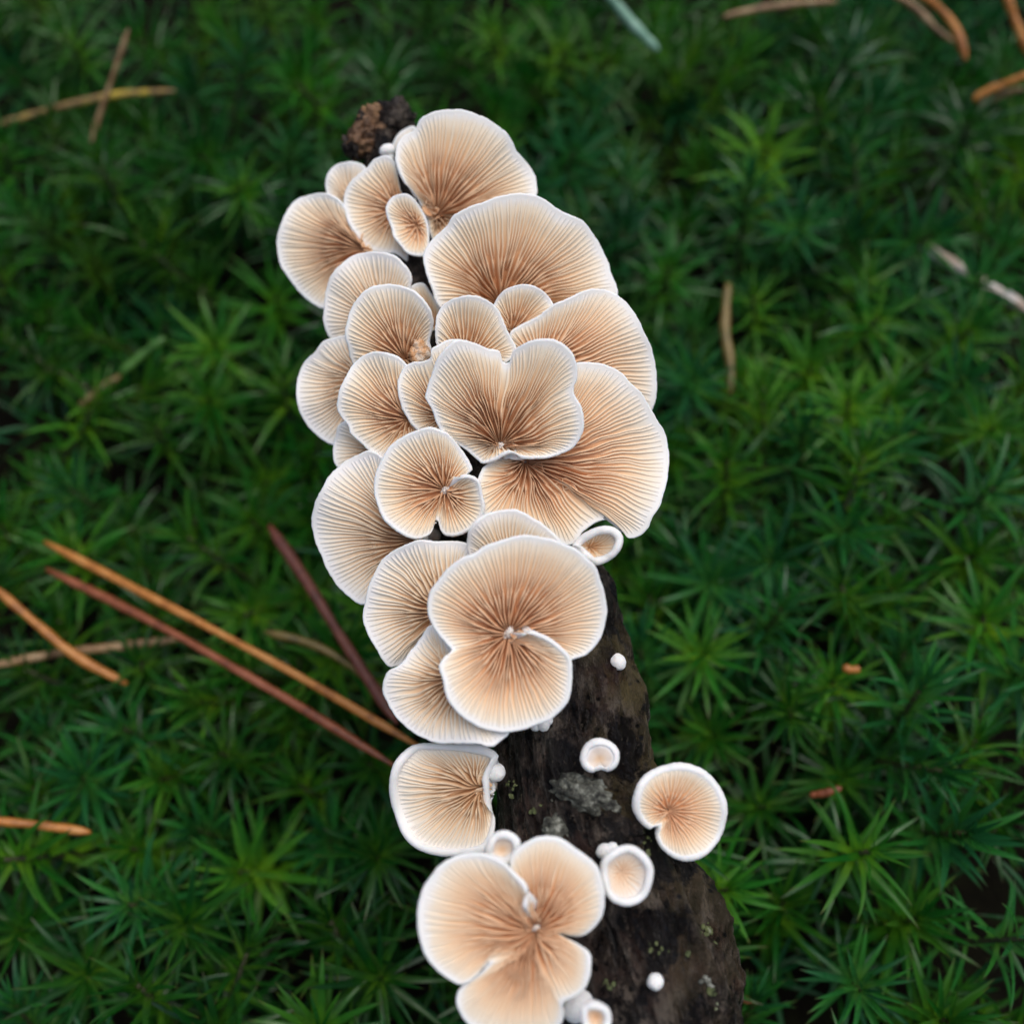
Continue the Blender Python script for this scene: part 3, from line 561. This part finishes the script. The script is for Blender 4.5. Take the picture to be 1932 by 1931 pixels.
button('lumpy white button peeping out under the double-lobed mushroom', ZC([(1210, 1408)])[0], .00085, .0007, .0008, 5, .0008, extra=((-14, 4, .0006), (8, -6, .0006)))
button('lone pinhead white button on reddish bark low on the branch', ZD([(1467, 1360)])[0], .0008, .0008, .0008, 6, .0006)
button('knobbly white button touching the small white cup on the bark', ZD([(1205, 685)])[0], .0009, .0008, .0009, 7, .0012, extra=((14, -6, .0006), (20, 8, .0007)))
button('small white button between the topmost fan mushroom and the torn branch end', ZA([(782, 355)])[0], .0008, .0010, .0008, 8, .0008, extra=((3, 12, .0006),), depth=.1335)
button('white swollen neck of a button beneath the peach-mouthed funnel', ZD([(1062, 1485)])[0], .0015, .0016, .0014, 9, .0016)
# orange scar at the foot of the rounded mushroom
for q, (zx, zy, r) in enumerate([(985, 1600, .0009), (960, 1640, .0008), (1005, 1640, .0010), (985, 1670, .0009)]):
    x, y = ZA([(zx, zy)])[0]
    rt = MUSH[9][0]; p = MUSH[9][1] + (unproj(x, y, proj(MUSH[9][1])[2]) - MUSH[9][1]) + toward_cam(MUSH[9][1]) * .0012
    V, F_ = lump(p, toward_cam(p), r, r, r * .7, 70 + q, .5, 3)
    obj('scar', mesh_np('scar', local(V, rt), F_, ORANGE), rt)

# ------------------------------------------------------------------ fallen pine needles and other litter
def m_needle(name, a, b, c):
    return m_simple(name, [(.34, a), (.5, b), (.66, c)], 330, .38, .00008, .5, None, (1, 1, 1))
ND = {'orange': m_needle('needle_orange', (.22, .075, .012), (.42, .16, .028), (.50, .23, .06)),
      'red': m_needle('needle_red', (.10, .028, .012), (.22, .062, .022), (.30, .10, .045)),
      'dark': m_needle('needle_dark', (.08, .024, .014), (.15, .042, .024), (.20, .065, .035)),
      'tan': m_needle('needle_tan', (.12, .06, .025), (.24, .14, .06), (.36, .25, .13)),
      'yellow': m_needle('needle_yellow', (.15, .08, .035), (.24, .16, .055), (.50, .36, .04)),
      'olive': m_needle('needle_olive', (.07, .055, .014), (.15, .11, .025), (.19, .13, .035)),
      'pale': m_needle('needle_pale', (.22, .14, .09), (.42, .33, .26), (.58, .57, .54)),
      'mint': m_needle('needle_mint', (.12, .26, .18), (.22, .40, .29), (.32, .50, .39)),
      'green': m_needle('needle_green', (.03, .09, .012), (.05, .15, .02), (.08, .20, .03))}
LAND = []
def needle(name, label, cat, pts_, wpx, mat, z, group=None, sag=0.0, sheath=False):
    """pts_: photo pixels, z: height in metres above the moss plane (number, or one for each end)"""
    P = np.array(pts_, float); P, _ = spline(P, 26, False)
    zz = np.linspace(z[0], z[1], 26) if isinstance(z, tuple) else np.full(26, z)
    zz = zz - .0045 - sag * np.sin(np.linspace(0, np.pi, 26))
    base_z = zz * 0
    for _ in range(5):
        W = np.array([on_plane(p[0], p[1], q) for p, q in zip(P, zz + base_z)])
        hz = np.array([mounds(v[0], v[1]) for v in W]); base_z = np.polyval(np.polyfit(np.arange(26), hz, 1), np.arange(26))
    _, _, d = proj(W)
    r = wpx * .43 / 966 * TH * d
    t = np.linspace(0, 1, 26)
    r = r * np.clip(np.minimum(.35 + t * 7, .3 + (1 - t) * 7), 0, 1) ** .7 * (1 + .10 * np.sin(t * 9 + wpx) + .06 * np.sin(t * 23 + wpx * 2))
    V, F_ = tube(W, r, 9, .12, wpx)
    root = empty(name, tuple(W[13])); tag(root, label, cat, group); LAND.append(W[::3, :2])
    obj('blade', mesh_np('blade', local(V, root), F_, mat), root)
    if sheath:
        V, F_ = tube(W[-3:] , r[-3:] * 1.25 + .0001, 9, .2, 5)
        obj('sheath', mesh_np('sheath', local(V, root), F_, ND['dark']), root)
    return root
nd = needle
nd('pine_needle', 'long orange pine needle of the parallel pair pointing under the mushrooms', 'pine needle', [(84, 1022), (330, 1150), (550, 1268), (790, 1408)], 19, ND['orange'], (.006, .010))
nd('pine_needle', 'long reddish pine needle of the parallel pair, next to the orange one', 'pine needle', [(88, 1074), (300, 1180), (560, 1330), (750, 1448)], 20, ND['red'], (.005, .009))
nd('pine_needle', 'dark red pine needle slanting steeply into the shade under the pale mushrooms', 'pine needle', [(508, 992), (580, 1100), (655, 1220), (750, 1365)], 25, ND['dark'], (.006, .010))
nd('pine_needle', 'short orange pine needle crossed over a dull tan straw', 'pine needle', [(-10, 1108), (70, 1178), (150, 1242), (240, 1290)], 21, ND['orange'], (.006, .004))
nd('dry_straw', 'dull tan straw lying beneath the short orange needle', 'straw', [(-20, 1258), (110, 1232), (220, 1220), (335, 1206)], 20, ND['tan'], (.001, .0005))
nd('pine_needle', 'stubby orange pine needle poking in among dark moss, away from the other needles', 'pine needle', [(-20, 1548), (70, 1556), (172, 1570)], 20, ND['orange'], .004)
nd('dry_straw', 'olive brown straw sunk in shade between the needle pair and the dark red needle', 'straw', [(500, 1192), (600, 1220), (690, 1278), (770, 1350)], 19, ND['olive'], (.004, .006))
nd('dry_straw', 'mottled yellow and tan straw crossed by a thin upright stalk', 'straw', [(-10, 238), (110, 203), (220, 180), (330, 172)], 15, ND['yellow'], (.000, .003))
nd('dry_stalk', 'thin pinkish brown stalk standing across the mottled yellow straw', 'stalk', [(172, 272), (192, 205), (215, 140), (243, 55)], 12, ND['tan'], (.002, .014))
nd('dry_straw', 'upright brown straw between moss shoots beside the mushrooms', 'straw', [(1374, 535), (1368, 620), (1378, 690), (1378, 745)], 22, ND['olive'], (.004, .001))
nd('dry_straw', 'thick pale peeled straw half buried in moss shoots', 'straw', [(1735, 462), (1800, 500), (1860, 538), (1945, 590)], 26, ND['pale'], (-.004, -.001))
nd('pine_needle', 'curved orange pine needle with a rounded tip arching down from the far moss', 'pine needle', [(1720, -20), (1770, 15), (1805, 60), (1822, 114)], 20, ND['orange'], (.010, .004))
nd('pine_needle', 'straight brown pine needle alongside the curved orange one', 'pine needle', [(1670, -15), (1720, 10), (1770, 60), (1800, 80)], 16, ND['tan'], (.006, .002))
nd('pine_needle', 'steep orange pine needle running off behind the tuft with the crossed orange bits', 'pine needle', [(1895, -20), (1912, 30), (1930, 75), (1945, 110)], 20, ND['orange'], (.008, .004))
nd('pine_needle', 'upper of two short orange needles lying one over the other in the far moss', 'pine needle', [(1832, 192), (1870, 170), (1945, 140)], 18, ND['orange'], (.004, .009))
nd('pine_needle', 'lower of two short orange needles lying one over the other in the far moss', 'pine needle', [(1845, 205), (1890, 180), (1930, 168)], 15, ND['tan'], (.002, .006))
nd('dry_straw', 'tan straw lying level in the farthest moss', 'straw', [(1365, 32), (1430, 18), (1500, 8), (1580, 4)], 16, ND['tan'], (.004, .006))
nd('grass_blade', 'pale mint green needle tip hanging over the far moss behind the mushrooms', 'grass', [(1140, -20), (1180, 30), (1212, 66), (1243, 96)], 22, ND['mint'], (.012, .008))
nd('grass_blade', 'short bright green blade in the shade with a brown bit at its foot', 'grass', [(312, 638), (270, 668), (225, 708)], 20, ND['green'], (.006, .003))
nd('leaf_scrap', 'orange brown leaf scrap at the foot of the bright green blade', 'leaf scrap', [(228, 708), (190, 735), (150, 765)], 17, ND['olive'], (.003, .001))
nd('leaf_scrap', 'tiny orange scrap caught at the base of an upright moss tuft', 'leaf scrap', [(1590, 1258), (1604, 1263), (1622, 1262)], 18, ND['orange'], .004)
nd('leaf_scrap', 'dark orange scrap in shade near the round white mushroom', 'leaf scrap', [(1528, 1500), (1555, 1496), (1588, 1486)], 16, ND['red'], .000)
nd('leaf_scrap', 'faint orange scrap glimpsed through moss by the branch foot', 'leaf scrap', [(1372, 1862), (1395, 1880), (1420, 1890)], 14, ND['red'], -.002)
LNAME = ['orange pair needle', 'red pair needle', 'dark red needle', 'short orange needle', 'dull tan straw', 'stubby orange needle', 'olive straw', 'yellow straw', 'thin pinkish stalk', 'upright brown straw', 'pale peeled straw', 'curved orange needle', 'straight brown needle', 'steep orange needle', 'two crossed needles', 'two crossed needles', 'level tan straw', 'mint green tip', 'bright green blade', 'orange brown scrap', 'tiny orange scrap', 'dark orange scrap', 'faint orange scrap']

# ------------------------------------------------------------------ moss
def leaf_geo(length, width, curve, fold, seed):
    """tapered, channelled, recurved blade starting at the origin along +X, upper side +Z"""
    K = 8; V = []; T = []
    rs = random.Random(seed); side = rs.uniform(-.12, .12)
    x = z = 0.0; ang = 0.0
    for i in range(K + 1):
        t = i / K
        wd = width * (0.75 + .5 * min(t * 3, 1) * .5) * (1 - t ** 1.7) ** .75 * .5 + .00002
        yo = side * length * t * t
        ca, sa = math.cos(ang), math.sin(ang)
        lift = fold * wd
        V += [(x - sa * lift, yo - wd, z + ca * lift), (x, yo, z), (x - sa * lift, yo + wd, z + ca * lift)]; T += [t, t, t]
        x += math.cos(ang) * length / K; z += math.sin(ang) * length / K; ang -= curve / K * (0.4 + 1.2 * t)
    Fc = []
    for i in range(K):
        for c in range(2): Fc.append((i * 3 + c, i * 3 + c + 1, (i + 1) * 3 + c + 1, (i + 1) * 3 + c))
    return np.array(V), Fc, T
LEAF = [leaf_geo(.0090, .00096, cv, fd, i) for i, (cv, fd) in enumerate([(.35, .7), (.7, .6), (1.05, .5), (.1, .8), (.9, .75), (.5, .45)])]
LMESH = {}
def leaf_mesh(k, m):
    if (k, m) not in LMESH:
        V, Fc, T = LEAF[k]; me = mesh_np('leaf', V, Fc, MOSS[m]); fattr(me, 't', T); LMESH[(k, m)] = me
    return LMESH[(k, m)]
def leaf_mats(kind, rs, n_top, n_low):
    """local transforms of rosette leaves and of leaves lower on the stem; top of the stem at the origin"""
    tops, lows = [], []
    a0 = rs.uniform(0, 6.28)
    el0, el1, depth_ = {'star': (80, 14, .0075), 'cup': (84, 36, .0095), 'flat': (76, 0, .0065), 'tuft': (86, 50, .012)}[kind]
    for i in range(n_top):
        t = i / (n_top - 1)
        az = a0 + i * 2.39996 + rs.uniform(-.2, .2)
        el = math.radians(el0 + (el1 - el0) * t ** .75 + rs.uniform(-7, 7))
        s = (.42 + .62 * min(1, t * 2.1)) * rs.uniform(.85, 1.12)
        M_ = Matrix.Translation((0, 0, -depth_ * t ** 1.2)) @ Matrix.Rotation(az, 4, 'Z') @ Matrix.Rotation(-el, 4, 'Y') @ Matrix.Rotation(rs.uniform(-.25, .25), 4, 'X') @ Matrix.Scale(s, 4)
        tops.append((M_, rs.randrange(6) if t > .3 else rs.choice([0, 3])))
    for i in range(n_low):
        t = i / n_low
        az = a0 + (i + n_top) * 2.39996 + rs.uniform(-.3, .3)
        el = math.radians(el1 - 4 - 20 * t + rs.uniform(-12, 12)); s = rs.uniform(.75, 1.05)
        M_ = Matrix.Translation((0, 0, -depth_ - .017 * t)) @ Matrix.Rotation(az, 4, 'Z') @ Matrix.Rotation(-el, 4, 'Y') @ Matrix.Scale(s, 4)
        lows.append((M_, rs.randrange(6)))
    return tops, lows
def joined(name, mats, m):
    Vs, Fs, Ts = [], [], []; off = 0
    for M_, k in mats:
        V, Fc, T = LEAF[k]; A = np.array(M_)
        Vs.append(V @ A[:3, :3].T + A[:3, 3]); Fs += [tuple(i + off for i in f) for f in Fc]; Ts += T; off += len(V)
    me = mesh_np(name, np.concatenate(Vs), Fs, MOSS[m]); fattr(me, 't', Ts); return me
sv, sf = tube([(0, 0, -.036), (.0004, 0, -.024), (-.0002, .0003, -.012), (0, 0, 0)], [.00045, .00042, .0004, .0003], 7, .2, 3)
STEM = mesh_np('stem', sv, sf, MSTEM)
KINDS = [('star', 0), ('star', 1), ('cup', 1), ('flat', 0), ('tuft', 2), ('cup', 3), ('star', 3), ('flat', 1), ('star', 2), ('tuft', 3)]
WORDS = {'star': 'with leaves in an open star', 'cup': 'with leaves raised in a cup', 'flat': 'with leaves flat in a wheel', 'tuft': 'with leaves in an upright tuft'}
TONE = ['dark green', 'mid green', 'fresh yellow-green', 'bluish green']
PROTO = []
for q, (kd, m) in enumerate(KINDS):
    rs = random.Random(50 + q)
    tops, lows = leaf_mats(kd, rs, 32, 22)
    PROTO.append((kd, m, tops, joined('lower_leaves', lows, m), joined('rosette', tops, m)))
# leave room under the branch and the caps
AXT = AXS[:, :3]
CAPV = []
for o in bpy.data.objects:
    if o.name.startswith('cap') and o.type == 'MESH' and o.parent:
        n_ = len(o.data.vertices); a = np.empty(n_ * 3, np.float32); o.data.vertices.foreach_get('co', a)
        CAPV.append(a.reshape(-1, 3)[::5] + np.array(o.parent.location))
CAPV = np.concatenate(CAPV)
def clearance(x, y):
    """highest allowed leaf height at this spot"""
    d = np.hypot(AXT[:, 0] - x, AXT[:, 1] - y); k = d < AXS[:, 3] + .006
    lim = .05
    if k.any(): lim = min(lim, float((AXT[k, 2] - AXS[k, 3]).min()))
    d = np.hypot(CAPV[:, 0] - x, CAPV[:, 1] - y); k = d < .006
    if k.any(): lim = min(lim, float(CAPV[k, 2].min()))
    return lim
pts = []
def dart(x0, x1, y0, y1, sep, tries):
    out = []; cell = {}
    r = random.Random(11)
    for _ in range(tries):
        x, y = r.uniform(x0, x1), r.uniform(y0, y1); c = (int(x / sep), int(y / sep)); ok = True
        for i in (-1, 0, 1):
            for j in (-1, 0, 1):
                for (a, b) in cell.get((c[0] + i, c[1] + j), ()):
                    if (a - x) ** 2 + (b - y) ** 2 < sep * sep: ok = False
        if ok: cell.setdefault(c, []).append((x, y)); out.append((x, y))
    return out
spots = dart(-.15, .15, -.10, .21, .0081, 60000)
CAPX, CAPY, _ = proj(CAPV); hidgrid = np.zeros((100, 100), bool)
ix = np.clip((CAPX / 20).astype(int), 0, 99); iy = np.clip((CAPY / 20).astype(int), 0, 99); hidgrid[iy, ix] = True
bx, by, _ = proj(AXS[:, :3])
def hidden(px, py):
    i, j = int(py / 20), int(px / 20)
    if not (0 <= i < 97 and 0 <= j < 97): return False
    win = hidgrid[max(0, i - 3):i + 4, max(0, j - 3):j + 4]
    return win.mean() > .93
rs = random.Random(3); view = []; far = []
for x, y in spots:
    top = mounds(x, y) - .0035 + rs.uniform(-.008, .004)
    lim = clearance(x, y); top = min(top, lim - .0075)
    px, py, d = [float(v) for v in proj(np.array([x, y, top]))]
    inside = -60 < px < 1992 and -60 < py < 1992
    if inside and not hidden(px, py) and top > mounds(x, y) - .022: view.append((d, x, y, top, px, py))
    else: far.append((x, y, top))
view.sort()
print('shoots in view', len(view))
view_things = view[:300]; far += [(x, y, t) for (_, x, y, t, _, _) in view[300:]]
for n_, (d, x, y, top, px, py) in enumerate(view_things):
    q = rs.randrange(len(PROTO))
    if px < 960 and KINDS[q][1] == 3 and rs.random() < .6: q = 0
    if px > 1250 and py < 900 and KINDS[q][1] == 0 and rs.random() < .6: q = 5
    kd, m, tops, low, ros = PROTO[q]
    sh = obj('moss_shoot', STEM); sh.location = (x, y, top)
    tl = .30
    sh.rotation_euler = (rs.gauss(-.02, tl), rs.gauss(0, tl), rs.uniform(0, 6.28)); sc = rs.uniform(.88, 1.3); sh.scale = (sc, sc, max(sc, 1))
    dl = [float(np.hypot(w_[:, 0] - x, w_[:, 1] - y).min()) for w_ in LAND]; kb = int(np.argmin(dl))
    db = float((np.hypot(AXT[:, 0] - x, AXT[:, 1] - y) - AXS[:, 3]).min())
    near = ' by the ' + LNAME[kb] if dl[kb] < .013 else (' close beside the branch' if db < .012 else '')
    tag(sh, TONE[m] + ' moss shoot ' + WORDS[kd] + near, 'moss', TONE[m] + ' ' + kd + ' moss shoots')
    obj('lower_leaves', low, sh, 'stuff')
    if n_ < 150:
        for M_, k in tops:
            lf = obj('leaf', leaf_mesh(k, m), sh); lf.matrix_local = M_
    else:
        obj('rosette', ros, sh, 'stuff')
# carpet of moss under and beyond the countable shoots: one mass
Vs, Fs, Ts = [], [], []; off = 0; mats_i = []
under = [(x + .005, y + .004, min(mounds(x, y) - rs.uniform(.014, .022), clearance(x + .005, y + .004) - .008)) for x, y in dart(-.15, .15, -.10, .21, .0098, 26000)]
wide = [(x, y, mounds(x, y) - .0035 + rs.uniform(-.004, .003)) for x, y in dart(-.34, .34, -.30, .42, .0100, 40000) if not (-.15 < x < .15 and -.10 < y < .21)]
for (x, y, top) in far + under + wide:
    q = rs.randrange(len(PROTO)); tops = PROTO[q][2]
    if top < mounds(x, y) - .03: continue
    A0 = np.array(Matrix.Translation((x, y, top)) @ Matrix.Rotation(rs.uniform(0, 6.28), 4, 'Z') @ Matrix.Rotation(rs.gauss(0, .2), 4, 'X'))
    for M_, k in tops[5::3]:
        V, Fc, T = LEAF[k]; A = A0 @ np.array(M_)
        V2 = V.reshape(9, 3, 3)[::2].reshape(-1, 3)
        Vs.append(V2 @ A[:3, :3].T + A[:3, 3])
        Fs += [(off + i * 3 + c, off + i * 3 + c + 1, off + (i + 1) * 3 + c + 1, off + (i + 1) * 3 + c) for i in range(4) for c in range(2)]
        mats_i += [PROTO[q][1]] * 8
        Ts += [0, 0, 0, .25, .25, .25, .5, .5, .5, .75, .75, .75, 1, 1, 1]; off += 15
me = mesh_np('moss_carpet', np.concatenate(Vs), Fs, MOSS); fattr(me, 't', Ts); me.polygons.foreach_set('material_index', mats_i)
mc = obj('moss_carpet', me, None, 'stuff'); tag(mc, 'deep carpet of dark green moss leaves under the single shoots', 'moss')
